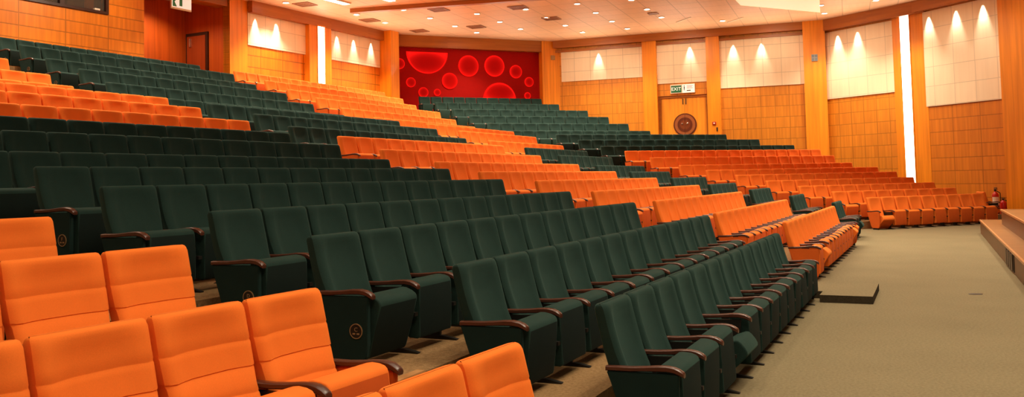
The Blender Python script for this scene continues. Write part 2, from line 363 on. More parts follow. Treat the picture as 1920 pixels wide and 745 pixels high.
ORD = ['', 'first', 'second', 'third', 'fourth', 'fifth', 'sixth', 'seventh', 'eighth', 'ninth', 'tenth', 'eleventh', 'twelfth', 'thirteenth', 'fourteenth', 'fifteenth', 'sixteenth', 'seventeenth', 'eighteenth']
BLOCK = {'Z': 'first block by the camera', 'A': 'second block along', 'B': 'third block along', 'D': 'fourth block along', 'C': 'block by double doors'}
ROWNAME = {k: (ORD[k]+' row up') if k > 1 else 'front row' for k in range(1, 19)}
TILT = {('A',3,0): 17, ('A',1,3): 46, ('A',2,0): 7, ('C',1,0): 48, ('B',1,1): 34, ('B',1,11): 34, ('B',1,12): 20, ('D',1,2): 50, ('D',2,3): 50, ('B',4,1): 12, ('C',2,0): 14}

seats = []                      # (apparent size, color, block, row, index)
for b in 'ZABDC':
    for k, (s0, p, top, n, w) in ROWS[b].items():
        lo = ZFIRST[k] if b == 'Z' else (AFIRST.get(k, 0) if b == 'A' else 0)
        for i in range(lo, n):
            pos = at(TH[b], s0+(i+.5)*w, p)
            colr = 'orange' if (b == 'Z') or (b == 'A' and k >= 10) or (b in 'BC' and k < 10) or (b == 'D' and k >= 10) else 'green'
            seats.append((1/pos.length, colr, b, k, i))
rank = {}
for colr in ('green', 'orange'):
    lst = sorted([s for s in seats if s[1] == colr], reverse=True)
    for r_, s in enumerate(lst): rank[s[2:]] = r_
INDIVIDUAL = 300

def seat_frame(b, k, i):
    s0, p, top, n, w = ROWS[b][k]
    z0 = F[k-1]; sz = (top-z0)/.86
    return at(TH[b], s0+(i+.5)*w, p, z0), PI/2-TH[b], w/.55, sz
def seat_label(colr, b, k, i):
    n = ROWS[b][k][3]; lo = ZFIRST[k] if b == 'Z' else 0
    place = (ORD[n-i]+' from the aisle') if b == 'Z' else (ORD[i+1]+' from the near aisle')
    name = 'orange tip-up seat' if colr == 'orange' else 'dark green tip-up seat'
    if TILT.get((b, k, i), 0) > 30: name = name.replace('tip-up', 'half-lowered')
    return f"{name} {place}, {ROWNAME[k]}, {BLOCK[b]}"
def make_seat(colr, b, k, i):
    loc, rz, sx, sz = seat_frame(b, k, i)
    n = ROWS[b][k][3]
    t = empty(colr+'_auditorium_seat', loc, rz); t.scale = (sx, 1, sz)
    tag(t, seat_label(colr, b, k, i), 'seat', colr+' tip-up seats in rows')
    kit = KIT[colr]
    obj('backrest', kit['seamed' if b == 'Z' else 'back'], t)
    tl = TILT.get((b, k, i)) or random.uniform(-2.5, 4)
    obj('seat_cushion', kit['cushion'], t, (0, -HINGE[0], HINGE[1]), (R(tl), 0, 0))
    far = False
    first = (i == 0 and b != 'Z'); last = (i == n-1)
    obj('armrest', ARM, t, (-.275, 0, 0))
    if first:
        e = obj('end_panel', kit['panel-1'], t, (-.275, 0, 0))
        if loc.length < 27: obj('emblem', EMB[k], e, (-.024, -.40, .245))
    elif not far:
        obj('leg', LEG, t, (-.275, 0, 0))
    if last:
        obj('armrest', ARM, t, (.275, 0, 0))
        obj('end_panel', kit['panel1'], t, (.275, 0, 0))
    return t
stuff = {'green': [], 'orange': []}
for _, colr, b, k, i in seats:
    if rank[(b, k, i)] < INDIVIDUAL: make_seat(colr, b, k, i)
    else: stuff[colr].append((b, k, i))
for colr, lst in stuff.items():
    if not lst: continue
    vs, fs, mi = [], [], []
    parts = [(KIT[colr]['back'], Matrix.Identity(4), 0), (KIT[colr]['cushion'], Matrix.Translation((0, -HINGE[0], HINGE[1])), 0), (ARM, Matrix.Translation((-.275, 0, 0)), 1)]
    endp = (KIT[colr]['panel-1'], Matrix.Translation((-.275, 0, 0)), 2)
    for b, k, i in lst:
        loc, rz, sx, sz = seat_frame(b, k, i)
        M = Matrix.Translation(loc) @ Matrix.Rotation(rz, 4, 'Z') @ Matrix.Diagonal((sx, 1, sz, 1))
        for me, m0, mt in parts+([endp] if i == 0 else []):
            mm = M @ m0; base = len(vs)
            vs.extend(mm @ v.co for v in me.vertices)
            for p in me.polygons: fs.append([base+q for q in p.vertices]); mi.append(mt)
    me = bpy.data.meshes.new(colr+'_auditorium_seating'); me.from_pydata(vs, [], fs)
    for m in ((GREEN, ARM_WOOD, GREEN_SIDE) if colr == 'green' else (ORANGE, ARM_WOOD, ORANGE_SIDE)): me.materials.append(m)
    me.polygons.foreach_set('material_index', mi); me.polygons.foreach_set('use_smooth', [True]*len(fs)); me.update()
    try: me.set_sharp_from_angle(angle=R(40))
    except Exception: pass
    o = obj(colr+'_auditorium_seating', me)
    tag(o, 'small dark green seats in the topmost rows below the red wall' if colr == 'green' else 'small orange seats in the topmost rows before the wood wall', 'seating', kind='stuff')

# lone low seat past the end of the front row
kit = KIT['orange']
t = empty('orange_auditorium_seat', (16.42, 31.15, 0), PI/2)
tag(t, 'orange seat with lowered cushion beyond the front row, beside the fire extinguisher', 'seat', 'orange tip-up seats in rows')
obj('backrest', kit['back'], t); obj('seat_cushion', kit['cushion'], t, (0, -HINGE[0], HINGE[1]), (R(72), 0, 0))
obj('armrest', ARM, t, (-.275, 0, 0)); obj('armrest', ARM, t, (.275, 0, 0)); obj('leg', LEG, t, (-.275, 0, 0)); obj('leg', LEG, t, (.275, 0, 0))

# ------------------------------------------------------------------ floor and terraces
def struct(name, me, **kw):
    o = obj(name, me, **kw); o['kind'] = 'structure'; return o
bm = bmesh.new(); box(bm, -40, 40, -14, 60, -.3, 0)
struct('floor', bm_mesh('floor', bm, CARPET))
def meet(q):                    # where a row line of the centre section meets that of the turned section
    d1, n1 = dn(TH['A']); d2, n2 = dn(TH['C'])
    det = n1.x*n2.y-n1.y*n2.x
    c1, c2 = q, q+PC
    return Vector(((c1*n2.y-c2*n1.y)/det, (n1.x*c2-n2.x*c1)/det, 0))
def lead(k):                    # front edge of terrace k
    if k == 13: return Q[11]+.16
    return Q[k-1]-.86
bm = bmesh.new()
for k in range(2, 19):
    qa = lead(k); qb = lead(k+1) if k < 18 else 22.6
    a, b_ = meet(qa), meet(qb)
    e = 1.0 if k < 10 else 1.6
    sC = ROWS['C'][k][0]+ROWS['C'][k][3]*ROWS['C'][k][4]+e
    pa, pb = at(TH['A'], -12, qa), at(TH['A'], -12, qb)
    ca, cb = at(TH['C'], sC, qa+PC), at(TH['C'], sC, qb+PC)
    prism(bm, [(p.x, p.y) for p in (pa, a, b_, pb)], 0, F[k-1])
    prism(bm, [(p.x, p.y) for p in (a, ca, cb, b_)], 0, F[k-1])
struct('floor_terraces', bm_mesh('floor_terraces', bm, TERRACE))
bm = bmesh.new()
def on_rowA(s, p, z): return at(TH['A'], s, p, z)
def block_sp(bm, s0, s1, p0, p1, z0, z1, mi=0):
    pts = [at(TH['A'], s, p) for s, p in ((s0, p0), (s1, p0), (s1, p1), (s0, p1))]
    return prism(bm, [(v.x, v.y) for v in pts], z0, z1, mi)
# terrace nosings across the two open aisles
n_tr = 1
for k in range(2, 13):
    bm2 = bmesh.new()
    for s0, s1 in ((3.95, 4.85), (12.42, 13.55)):
        block_sp(bm2, s0, s1, lead(k)-.012, lead(k)+.05, F[k-1]-.03, F[k-1]+.012)
    struct('trim_%d' % n_tr, bm_mesh('nosing', bm2, NOSING)); n_tr += 1
bm2 = bmesh.new(); fs = block_sp(bm2, 11.74, 13.15, .69, 1.31, 0, .094)
fs += block_sp(bm2, 12.115, 13.15, 1.31, 1.92, 0, .094)
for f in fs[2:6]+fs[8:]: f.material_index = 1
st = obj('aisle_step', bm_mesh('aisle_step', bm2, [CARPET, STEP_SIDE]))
tag(st, 'low carpeted step block jutting onto the front floor between green and orange rows', 'step')
bm2 = bmesh.new(); lathe(bm2, [(.09, 0), (.09, .004), (.07, .006)], 20); 
fp = obj('floor_outlet', bm_mesh('floor_outlet', bm2, BLACK), loc=(5.99, 11.61, 0)); fp.scale = (1, .7, 1)
tag(fp, 'small dark cover plate set in the open carpet before the stage', 'floor outlet')

# ------------------------------------------------------------------ stage
sg = empty('stage', at(TH['A'], 18, -1.1, 0))
inv = Matrix.Translation(-at(TH['A'], 18, -1.1, 0))
def sg_part(name, bm, mats, parent=sg):
    bm.transform(inv if parent is sg else inv); return obj(name, bm_mesh(name, bm, mats), parent)
tag(sg, 'two-tier wooden stage edge with light nosings beside the carpet', 'stage')
bm2 = bmesh.new(); fs = block_sp(bm2, 8, 25.6, -7, -1.12, 0, .34)
for f in fs[2:]: f.material_index = 1
lower = sg_part('lower_tier', bm2, [STAGE_WOOD, STAGE_FRONT])
bm2 = bmesh.new(); fs = block_sp(bm2, 8, 23.6, -7, -1.48, .34, .68)
for f in fs[2:]: f.material_index = 1
sg_part('upper_tier', bm2, [STAGE_WOOD, STAGE_FRONT])
bm2 = bmesh.new(); block_sp(bm2, 8, 25.62, -1.135, -1.10, .315, .352); block_sp(bm2, 25.585, 25.62, -7, -1.135, .315, .352)
sg_part('lower_nosing', bm2, NOSING)
bm2 = bmesh.new(); block_sp(bm2, 8, 23.62, -1.495, -1.46, .655, .692); block_sp(bm2, 23.585, 23.62, -7, -1.495, .655, .692)
sg_part('upper_nosing', bm2, NOSING)
bm2 = bmesh.new()
block_sp(bm2, 15.6, 17.2, -1.125, -1.11, .03, .305, 0)
for j in range(4):
    s_ = 15.72+j*.37; block_sp(bm2, s_, s_+.26, -1.12, -1.095, .04, .295, 1)
sg_part('vent_grille', bm2, [BLACK, plain('vent_bronze', (74, 56, 44), .4, .4)])

# ------------------------------------------------------------------ walls
CEIL_Z = 8.35
K1 = Vector((-5.22, 40, 0)); K2 = Vector((1.908, 43.111, 0)); K3 = Vector((13.878, 38.754, 0)); K4 = Vector((15.973, 35.267, 0))
WALLS = {'back': (K1, R(28)), 'red': (K1, TH['C']), 'side': (K2, R(110)), 'corner': (K3, R(149)), 'front': (K4, R(157))}
def wobj(name, bm, mats, wall, parent=None):
    """mesh modelled in wall space (x along the wall, y behind it, z up)"""
    P, th = WALLS[wall]
    if parent is None: return obj(name, bm_mesh(name, bm, mats), None, P, (0, 0, PI/2-th))
    return obj(name, bm_mesh(name, bm, mats), parent)
def slab(t0, t1, y0, y1, z0, z1):
    bm = bmesh.new(); box(bm, t0, t1, y0, y1, z0, z1); return bm
def wall(name, wallkey, mat, spans):
    bm = bmesh.new()
    for s in spans: box(bm, *s)
    o = wobj(name, bm, mat, wallkey); o['kind'] = 'structure'; return o
T = [n_tr]
def trim(bm, mats, wallkey):
    o = wobj('trim_%d' % T[0], bm, mats, wallkey); o['kind'] = 'structure'; T[0] += 1; return o
# back wall (behind the centre rows)
wb = wall('wall_back', 'back', WALL_WOOD, [(-10.06, -6.12, 0, .3, 4, CEIL_Z), (-4.79, 0, 0, .3, 4, CEIL_Z)])
wl = wall('wall_control_room', 'back', LEFT_WOOD, [(-40, -13.67, 0, .3, 3, 6.94), (-40, -13.67, 0, .3, 8.12, CEIL_Z), (-15.0, -13.67, 0, .3, 6.94, 8.12), (-40, -21.0, 0, .3, 6.94, 8.12)])
def acoustic(t0, t1, z0, z1, wallkey, parent, mat):
    return wobj('acoustic_panel', slab(t0, t1, -.05, -.001, z0, z1), mat, wallkey, parent)
acoustic(-9.21, -6.12, 6.75, 7.97, 'back', wb, ACOUSTIC)
acoustic(-4.78, -1.25, 6.73, 7.97, 'back', wb, ACOUSTIC)
# back wall fascia, pillars
trim(slab(-9.21, -1.24, -.27, -.05, 7.93, CEIL_Z), FASCIA_WOOD, 'back')
trim(slab(-10.06, -9.21, -.03, .3, 4, CEIL_Z), PILLAR_WOOD, 'back')
trim(slab(-6.12, -4.79, -.25, .3, 4, 7.93), PILLAR_WOOD, 'back')
trim(slab(-1.23, -.61, -.63, .3, 4, CEIL_Z), PILLAR_WOOD, 'back')
# vestibule with side door
wv = wall('wall_vestibule', 'back', DARK_WOOD, [(-14.2, -9.7, 2.2, 2.4, 4, CEIL_Z), (-10.06, -9.76, .3, 2.2, 4, CEIL_Z), (-13.97, -13.67, .3, 2.2, 4, CEIL_Z)])
wobj('lintel', slab(-13.6, -10.07, .05, .6, 8.02, CEIL_Z), FASCIA_WOOD, 'back', wv)
df = wobj('door_2', slab(-10.13, -10.065, 1.0, 2.1, 4.62, 7.22), FRAME_DARK, 'back'); df['kind'] = 'structure'
wobj('door_leaf', slab(-10.15, -10.10, 1.1, 2.02, 4.62, 7.1), DOOR_DARK, 'back', df)
wobj('door_closer', slab(-10.20, -10.15, 1.80, 1.86, 6.72, 7.02), CHROME, 'back', df)
# control room window
wf = bmesh.new()
for s in ((-21, -15.0, -.06, .1, 6.94, 7.02), (-21, -15.0, -.06, .1, 8.04, 8.12), (-15.1, -15.0, -.06, .1, 7.02, 8.04), (-21, -20.9, -.06, .1, 7.02, 8.04), (-16.62, -16.48, -.06, .1, 7.02, 8.04), (-18.8, -18.66, -.06, .1, 7.02, 8.04)): box(wf, *s)
w1 = wobj('window_1', wf, FRAME_DARK, 'back'); w1['kind'] = 'structure'
wobj('window_pane', slab(-20.9, -15.1, .03, .045, 7.02, 8.04), GLASS_DARK, 'back', w1)
bm = bmesh.new(); box(bm, -21, -14.9, 2.0, 2.1, 6.5, CEIL_Z); box(bm, -21, -14.9, .3, 2.0, 6.84, 6.94); box(bm, -14.95, -14.85, .3, 2.0, 6.9, CEIL_Z); box(bm, -15.5, -15.22, .35, .40, 6.94, 8.1, 1); box(bm, -15.98, -15.62, 1.2, 1.3, 6.94, 8.1, 2)
wobj('booth_interior', bm, [ROOM_DARK, plain('booth_lit_wood', (200, 110, 40), .5), BLACK], 'back', w1)
bm = bmesh.new(); box(bm, -15.48, -15.30, -.055, .03, 7.021, 7.075)
bx_ = wobj('white_box', bm, WHITE_TRIM, 'back'); tag(bx_, 'small white box on the sill of the control room window', 'box')
# red wall
wr = wall('wall_red', 'red', RED_WALL, [(.0, 7.25, 0, .3, 4, CEIL_Z)])
trim(slab(.05, 7.25, -.3, -.01, 7.82, CEIL_Z), FASCIA_WOOD, 'red')
trim(slab(7.22, 8.45, -.35, .3, 4, CEIL_Z), PILLAR_WOOD, 'red')
def red_disc(t, z, r, part, label):
    """disc standing off the wall, z0..z1 cut for half discs; local y negative is toward the hall"""
    P, th = WALLS['red']; pos = at(th, 0, 0)+P+dn(th)[0]*t
    e = empty('wall_disc', (pos.x, pos.y, z), PI/2-th)
    tag(e, label, 'wall disc', 'round glowing discs on the red wall')
    def arc(rr):
        a0, a1 = {'full': (0, 2*PI), 'low': (PI, 2*PI), 'high': (0, PI)}[part]
        n = 48 if part == 'full' else 32
        return [(rr*math.cos(a0+(a1-a0)*i/n), rr*math.sin(a0+(a1-a0)*i/n)) for i in range(n if part == 'full' else n+1)]
    rim, face = arc(r), arc(r*.91 if r > .2 else r*.84)
    if part != 'full': face = [(x, y-.045 if part == 'low' else y+.0) for x, y in face]
    def plate(bm, pts, y0, y1):
        a = [bm.verts.new((x, y0, z_)) for x, z_ in pts]; b = [bm.verts.new((x, y1, z_)) for x, z_ in pts]; n = len(pts)
        bm.faces.new(a); bm.faces.new(b[::-1])
        for i in range(n): bm.faces.new((a[i], a[(i+1) % n], b[(i+1) % n], b[i]))
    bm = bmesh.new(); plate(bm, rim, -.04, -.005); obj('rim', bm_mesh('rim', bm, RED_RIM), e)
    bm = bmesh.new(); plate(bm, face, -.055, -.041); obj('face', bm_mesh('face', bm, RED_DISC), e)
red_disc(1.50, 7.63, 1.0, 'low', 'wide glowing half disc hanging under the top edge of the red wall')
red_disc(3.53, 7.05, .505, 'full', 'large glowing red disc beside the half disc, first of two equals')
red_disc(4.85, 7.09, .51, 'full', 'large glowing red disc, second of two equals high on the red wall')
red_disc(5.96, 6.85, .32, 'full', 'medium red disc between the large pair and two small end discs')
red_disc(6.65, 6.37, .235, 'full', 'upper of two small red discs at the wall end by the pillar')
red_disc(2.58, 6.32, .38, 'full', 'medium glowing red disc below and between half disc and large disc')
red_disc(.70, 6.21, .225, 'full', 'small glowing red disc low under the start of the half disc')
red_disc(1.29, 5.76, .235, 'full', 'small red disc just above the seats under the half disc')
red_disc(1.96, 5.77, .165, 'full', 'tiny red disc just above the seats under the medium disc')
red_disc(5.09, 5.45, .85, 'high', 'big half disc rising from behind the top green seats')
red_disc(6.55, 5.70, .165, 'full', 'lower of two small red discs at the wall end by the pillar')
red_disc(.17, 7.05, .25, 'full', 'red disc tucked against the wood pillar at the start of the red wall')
# side wall with the double doors
ws = wall('wall_side', 'side', SIDE_WOOD, [(.3, 5.3, 0, .3, 2, CEIL_Z), (7.59, 11.85, 0, .3, 2, CEIL_Z), (5.3, 7.59, 0, .3, 5.40, CEIL_Z)])
acoustic(.62, 4.64, 6.36, 7.86, 'side', ws, ACOUSTIC)
acoustic(5.30, 7.59, 5.98, 7.86, 'side', ws, ACOUSTIC)
acoustic(8.19, 11.84, 5.61, 7.80, 'side', ws, ACOUSTIC)
trim(slab(.3, 11.85, -.32, -.06, 8.0, CEIL_Z), FASCIA_WOOD, 'side')
trim(slab(.3, 11.85, -.14, -.055, 7.80, 7.90), FASCIA_WOOD, 'side')
trim(slab(4.64, 5.30, -.22, .35, 2, CEIL_Z), PILLAR_WOOD, 'side')
trim(slab(7.59, 8.19, -.22, .35, 2, CEIL_Z), PILLAR_WOOD, 'side')
trim(slab(11.84, 12.76, -.36, .3, 1, CEIL_Z), PILLAR_WOOD, 'side')
bm = bmesh.new()
for s in ((5.30, 5.42, .05, .3, 2.6, 5.3), (7.50, 7.59, .05, .3, 2.6, 5.3), (5.30, 7.59, .05, .3, 5.3, 5.40)): box(bm, *s)
d1 = wobj('door_1', bm, FASCIA_WOOD, 'side'); d1['kind'] = 'structure'
for sgn in (-1, 1):
    t0, t1 = (5.42, 6.495) if sgn < 0 else (6.505, 7.50)
    lf = wobj('door_leaf', slab(t0, t1, .10, .16, 2.6, 5.3), DOOR_WOOD, 'side', d1)
    bm = bmesh.new()
    for rr, y, mi in ((.53, .07, 0), (.47, .055, 1), (.34, .045, 0), (.22, .04, 2)):
        pts = [(6.5+sgn*.006+sgn*rr*math.sin(PI*i/24), 4.03+rr*math.cos(PI*i/24)) for i in range(25)]
        a = [bm.verts.new((x, y, z)) for x, z in pts]; b2 = [bm.verts.new((x, .10, z)) for x, z in pts]
        f = bm.faces.new(a); f.material_index = mi
        for i in range(24):
            g = bm.faces.new((a[i], a[i+1], b2[i+1], b2[i])); g.material_index = mi
    wobj('round_push_plate', bm, [DISC_DARK, DISC_MID, plain('plate_core', (120, 58, 28), .3)], 'side', lf)
    bm = bmesh.new(); lathe(bm, [(.035, .0), (.035, -.05), (.02, -.055)], 14, 0, 'y', (6.5+sgn*.12, .04, 4.08))
    wobj('door_knob', bm, CHROME, 'side', lf)
    wobj('door_bolt', slab(6.5+sgn*.07-.02, 6.5+sgn*.07+.02, .08, .10, 4.98, 5.25), DARK_METAL, 'side', lf)
def wpos(wk, t, y, z):
    P, th = WALLS[wk]; d, n = dn(th); v = P+d*t+n*y; return Vector((v.x, v.y, z)), PI/2-th
# exit sign over the double doors
pos, rz = wpos('side', 6.46, 0, 5.70)
ex = empty('exit_sign', pos, rz); tag(ex, 'lit EXIT sign box above the wooden double doors', 'sign')
obj('sign_box', box_mesh('sign_box', (-.57, .57, -.09, -.001, -.21, .21), WHITE_TRIM, .01), ex)
pn = obj('exit_panel', box_mesh('exit_panel', (-.53, -.05, -.098, -.091, -.17, .15), SIGN_GREEN), ex)
obj('exit_lettering', text_mesh('EXIT', .22, SIGN_WHITE), pn, (-.29, -.100, -.01), (PI/2, 0, 0))
pn = obj('notice_panel', box_mesh('notice_panel', (.0, .54, -.098, -.091, -.19, .18), SIGN_WHITE), ex)
bm = bmesh.new()
lathe(bm, [(.026, 0), (.026, -.004)], 14, 0, 'y', (.08, -.099, .12)); box(bm, .055, .105, -.103, -.099, -.01, .085); box(bm, .06, .078, -.103, -.099, -.09, -.01); box(bm, .082, .10, -.103, -.099, -.09, -.01)
obj('person_pictogram', bm_mesh('person_pictogram', bm, SIGN_DARK), pn)
bm = bmesh.new()
for j in range(3): box(bm, .19, .48-.05*(j % 2), -.102, -.099, .11-.055*j, .13-.055*j, 0)
box(bm, .19, .38, -.102, -.099, -.12, -.075, 1)
obj('notice_line', bm_mesh('notice_line', bm, [SIGN_RED, SIGN_DARK]), pn)
# hanging exit sign in the vestibule opening
pos, rz = wpos('back', -12.2, .0, 7.78)
hx = empty('hanging_exit_sign', pos, rz); tag(hx, 'green and white exit sign hanging in the vestibule opening beside the control room wall', 'sign')
obj('sign_box', box_mesh('sign_box', (-.42, .42, -.03, .03, -.24, .24), WHITE_TRIM, .008), hx)
pn = obj('exit_panel', box_mesh('exit_panel', (-.40, .40, -.04, -.031, -.18, .20), SIGN_WHITE), hx)
bm = bmesh.new()
prism_pts = [(-.38, -.16), (-.20, -.16), (-.30, .0), (-.18, .12), (-.38, .18)]
a = [bm.verts.new((x, -.045, z)) for x, z in prism_pts]; bm.faces.new(a)
box(bm, -.10, .02, -.046, -.041, -.12, .14)
obj('exit_pictogram', bm_mesh('exit_pictogram', bm, SIGN_GREEN), pn)
bm = bmesh.new(); box(bm, -.3, -.28, -.01, .01, .24, .57); box(bm, .28, .3, -.01, .01, .24, .57)
obj('hanger', bm_mesh('hanger', bm, DARK_METAL), hx)
# small fittings on the side wall pillars
pos, rz = wpos('side', 7.87, -.22, 4.02)
fa = empty('fire_alarm', pos, rz); tag(fa, 'small red fire alarm call point on the pillar beside the double doors', 'fire alarm')
obj('call_box', box_mesh('call_box', (-.08, .08, -.05, 0, -.07, .07), EXT_RED, .01), fa); obj('button', box_mesh('button', (-.035, .035, -.056, -.05, -.03, .03), WHITE_TRIM), fa)
pos, rz = wpos('side', 7.99, -.22, 3.74)
ks = obj('key_switch', box_mesh('key_switch', (-.03, .03, -.03, 0, -.09, .09), DARK_METAL, .006), None, pos, (0, 0, rz)); tag(ks, 'narrow dark key switch under the red fire alarm', 'switch')
pos, rz = wpos('side', 12.3, -.36, 6.70)
sp = empty('wall_speaker', pos, rz); tag(sp, 'square grey wall speaker high on the wide corner pillar', 'speaker')
obj('speaker_box', box_mesh('speaker_box', (-.13, .13, -.05, 0, -.15, .15), GREY, .01), sp)
bm = bmesh.new()
for x in (-.065, .065):
    for z in (-.07, .07): box(bm, x-.05, x+.05, -.056, -.05, z-.055, z+.055)
obj('grille', bm_mesh('grille', bm, plain('grey_grille', (110, 112, 116), .5)), sp)
pos, rz = wpos('red', 7.8, -.35, 7.55)
sp = empty('wall_speaker', pos, rz); tag(sp, 'small square speaker on the pillar at the end of the red wall', 'speaker')
obj('speaker_box', box_mesh('speaker_box', (-.11, .11, -.04, 0, -.11, .11), plain('beige_plastic', (170, 130, 80), .5), .01), sp)
# corner wall and front wall
wc = wall('wall_corner', 'corner', SIDE_WOOD, [(.0, 3.46, 0, .3, 0, CEIL_Z)])
acoustic(.02, 3.45, 4.87, 7.80, 'corner', wc, ACOUSTIC_SIDE)
trim(slab(-.1, 5.0, -.30, -.06, 7.86, CEIL_Z), FASCIA_WOOD, 'corner')
trim(slab(3.46, 4.92, -.13, .3, 0, CEIL_Z), PILLAR_WOOD, 'corner')
wf_ = wall('wall_front', 'front', FRONT_WOOD, [(.78, 4.28, 0, .3, 0, CEIL_Z), (6.6, 40, 0, .3, 0, CEIL_Z)])
acoustic(.80, 4.26, 4.14, 7.86, 'front', wf_, ACOUSTIC_SIDE)
trim(slab(.5, 4.26, -.28, -.06, 7.90, CEIL_Z), FASCIA_WOOD, 'front')
trim(slab(4.27, 6.6, -.3, .3, 0, CEIL_Z), PILLAR_WOOD, 'front')
# strip lights let into the pillars
def strip_light(wk, t0, t1, y, z0, z1, label):
    pos, rz = wpos(wk, (t0+t1)/2, y, (z0+z1)/2); hw, hh = (t1-t0)/2, (z1-z0)/2
    e = empty('wall_strip_light', pos, rz); tag(e, label, 'wall light', 'vertical strip lights let into the pillars')
    bm = bmesh.new()
    for s in ((-hw-.04, -hw, -.02, 0, -hh-.04, hh+.04), (hw, hw+.04, -.02, 0, -hh-.04, hh+.04), (-hw, hw, -.02, 0, hh, hh+.04), (-hw, hw, -.02, 0, -hh-.04, -hh)): box(bm, *s)
    obj('frame', bm_mesh('frame', bm, PILLAR_WOOD), e)
    obj('diffuser', box_mesh('diffuser', (-hw, hw, -.012, -.001, -hh, hh), STRIP), e)
strip_light('back', -5.63, -5.22, -.251, 5.2, 7.94, 'short glowing vertical strip light in the pillar between the two back wall panels')
strip_light('corner', 3.83, 4.23, -.131, .9, 7.92, 'tall glowing vertical strip light in the pillar beside the front wall')

# ------------------------------------------------------------------ fire extinguishers
def extinguisher(x, y, h, r, label, white):
    e = empty('fire_extinguisher', (x, y, 0)); tag(e, label, 'fire extinguisher')
    bm = bmesh.new(); lathe(bm, [(r*.9, 0), (r, .02), (r, h*.70), (r*.85, h*.78), (r*.4, h*.83), (r*.3, h*.87)], 20)
    obj('cylinder', bm_mesh('cylinder', bm, EXT_RED, True), e)
    bm = bmesh.new(); lathe(bm, [(r*.32, h*.86), (r*.32, h*.93)], 12); box(bm, -.02, .02, -.13, .04, h*.93, h*.955); box(bm, -.02, .02, -.11, .04, h*.97, h)
    obj('valve_handle', bm_mesh('valve_handle', bm, BLACK), e)
    if white:
        bm = bmesh.new(); n = 10; a = [];b = []
        for i in range(n+1):
            t_ = PI*1.02+(PI*.72)*i/n; a.append(bm.verts.new((r*1.01*math.cos(t_), r*1.01*math.sin(t_), h*.36))); b.append(bm.verts.new((r*1.01*math.cos(t_), r*1.01*math.sin(t_), h*.66)))
        for i in range(n): bm.faces.new((a[i], a[i+1], b[i+1], b[i]))
        obj('paper_label', bm_mesh('paper_label', bm, WHITE_TRIM), e)
    bm = bmesh.new()
    pts = [Vector((r*.3, -.03, h*.88)), Vector((r*1.3, -.05, h*.8)), Vector((r*1.35, -.05, h*.5)), Vector((r*1.15, -.04, h*.2))]
    for p, q in zip(pts, pts[1:]):
        m = (q-p); rot = m.to_track_quat('Z', 'Y').to_matrix().to_4x4()
        bmesh.ops.create_cone(bm, cap_ends=True, segments=8, radius1=.014, radius2=.014, depth=m.length, matrix=Matrix.Translation((p+q)/2) @ rot)
    obj('hose', bm_mesh('hose', bm, BLACK), e)
extinguisher(17.24, 31.72, .98, .115, 'tall red fire extinguisher with white label standing by the front wall', True)
extinguisher(17.36, 31.45, .62, .11, 'short red fire extinguisher standing before the white-labelled one', False)

# ------------------------------------------------------------------ ceiling
bm = bmesh.new(); box(bm, -62, 52, -.2, 0, -14, 72)
ce = struct('ceiling', bm_mesh('ceiling', bm, CEIL)); ce.location = (0, 0, CEIL_Z); ce['kind'] = 'structure'
ce.rotation_euler = (-PI/2, 0, R(-20.8))
def zc(x, y): return Vector((x, y, CEIL_Z))
# dropped beam across the ceiling and the bay of linear lights beyond it
bdir = math.atan2(-1.0, 4.1)
bm = bmesh.new(); box(bm, -.6, 9, -.12, .12, -.16, -.001)
bo = obj('trim_%d' % T[0], bm_mesh('ceiling_beam', bm, FASCIA_WOOD), None, zc(-5.5, 33.6), (0, 0, bdir)); bo['kind'] = 'structure'; T[0] += 1
def linear(x, y, ln, label):
    e = empty('ceiling_strip_light', zc(x, y), R(62)); tag(e, label, 'ceiling light', 'long strip lights on the ceiling bay')
    obj('housing', box_mesh('housing', (-ln/2-.05, ln/2+.05, -.17, .17, -.05, -.001), WHITE_TRIM), e)
    obj('diffuser', box_mesh('diffuser', (-ln/2, ln/2, -.13, .13, -.06, -.051), LINEAR), e)
LIN = [(-6.65, 31.45, 2.6, 'ceiling strip light first from the pillar side, cut by the picture top'), (-4.75, 31.3, 2.0, 'ceiling strip light second along, short of the ceiling beam'), (-2.9, 31.3, 1.5, 'ceiling strip light third along, beside the ceiling beam')]
for a in LIN: linear(*a)
DL = [(-6.06,34.78),(-4.11,34.02),(-2.2,33.24),(-.25,32.56),(-5.2,36.68),(-3.25,35.87),(-1.3,35.18),(.65,34.46),(2.61,33.61),(4.62,33.09),(-2.36,37.87),(-.41,37.08),(1.54,36.34),(3.5,35.51),(5.5,35.02),(-1.49,39.64),(.48,38.96),(2.43,38.3),(4.39,37.55),(6.39,36.87),(3.33,40.19),(5.29,39.49),(9.23,38.02),(13.21,36.77),(12.44,34.99),(14.33,34.25),(-8.2,32.2)]
bm = bmesh.new()
for i in range(24):
    pass
def ring_mesh(r0, r1, z0, z1, mat):
    bm = bmesh.new(); A_ = []
    for r_, z_ in ((r0, z0), (r0, z1), (r1, z1), (r1, z0)): A_.append([bm.verts.new((r_*math.cos(2*PI*i/24), r_*math.sin(2*PI*i/24), z_)) for i in range(24)])
    for k in range(4):
        a, b = A_[k], A_[(k+1) % 4]
        for i in range(24): bm.faces.new((a[i], a[(i+1) % 24], b[(i+1) % 24], b[i]))
    return bm_mesh('trim_ring', bm, mat)
RING = ring_mesh(.105, .145, -.03, -.001, WHITE_TRIM)
bm = bmesh.new(); lathe(bm, [(.104, -.001), (.104, -.018), (.02, -.022)], 20); LENS = bm_mesh('lens', bm, LAMP)
for x, y in DL:
    e = empty('ceiling_downlight', zc(x, y)); tag(e, 'round white recessed downlight glowing in the tiled ceiling', 'downlight', 'recessed ceiling downlights')
    obj('trim_ring', RING, e); obj('lens', LENS, e)
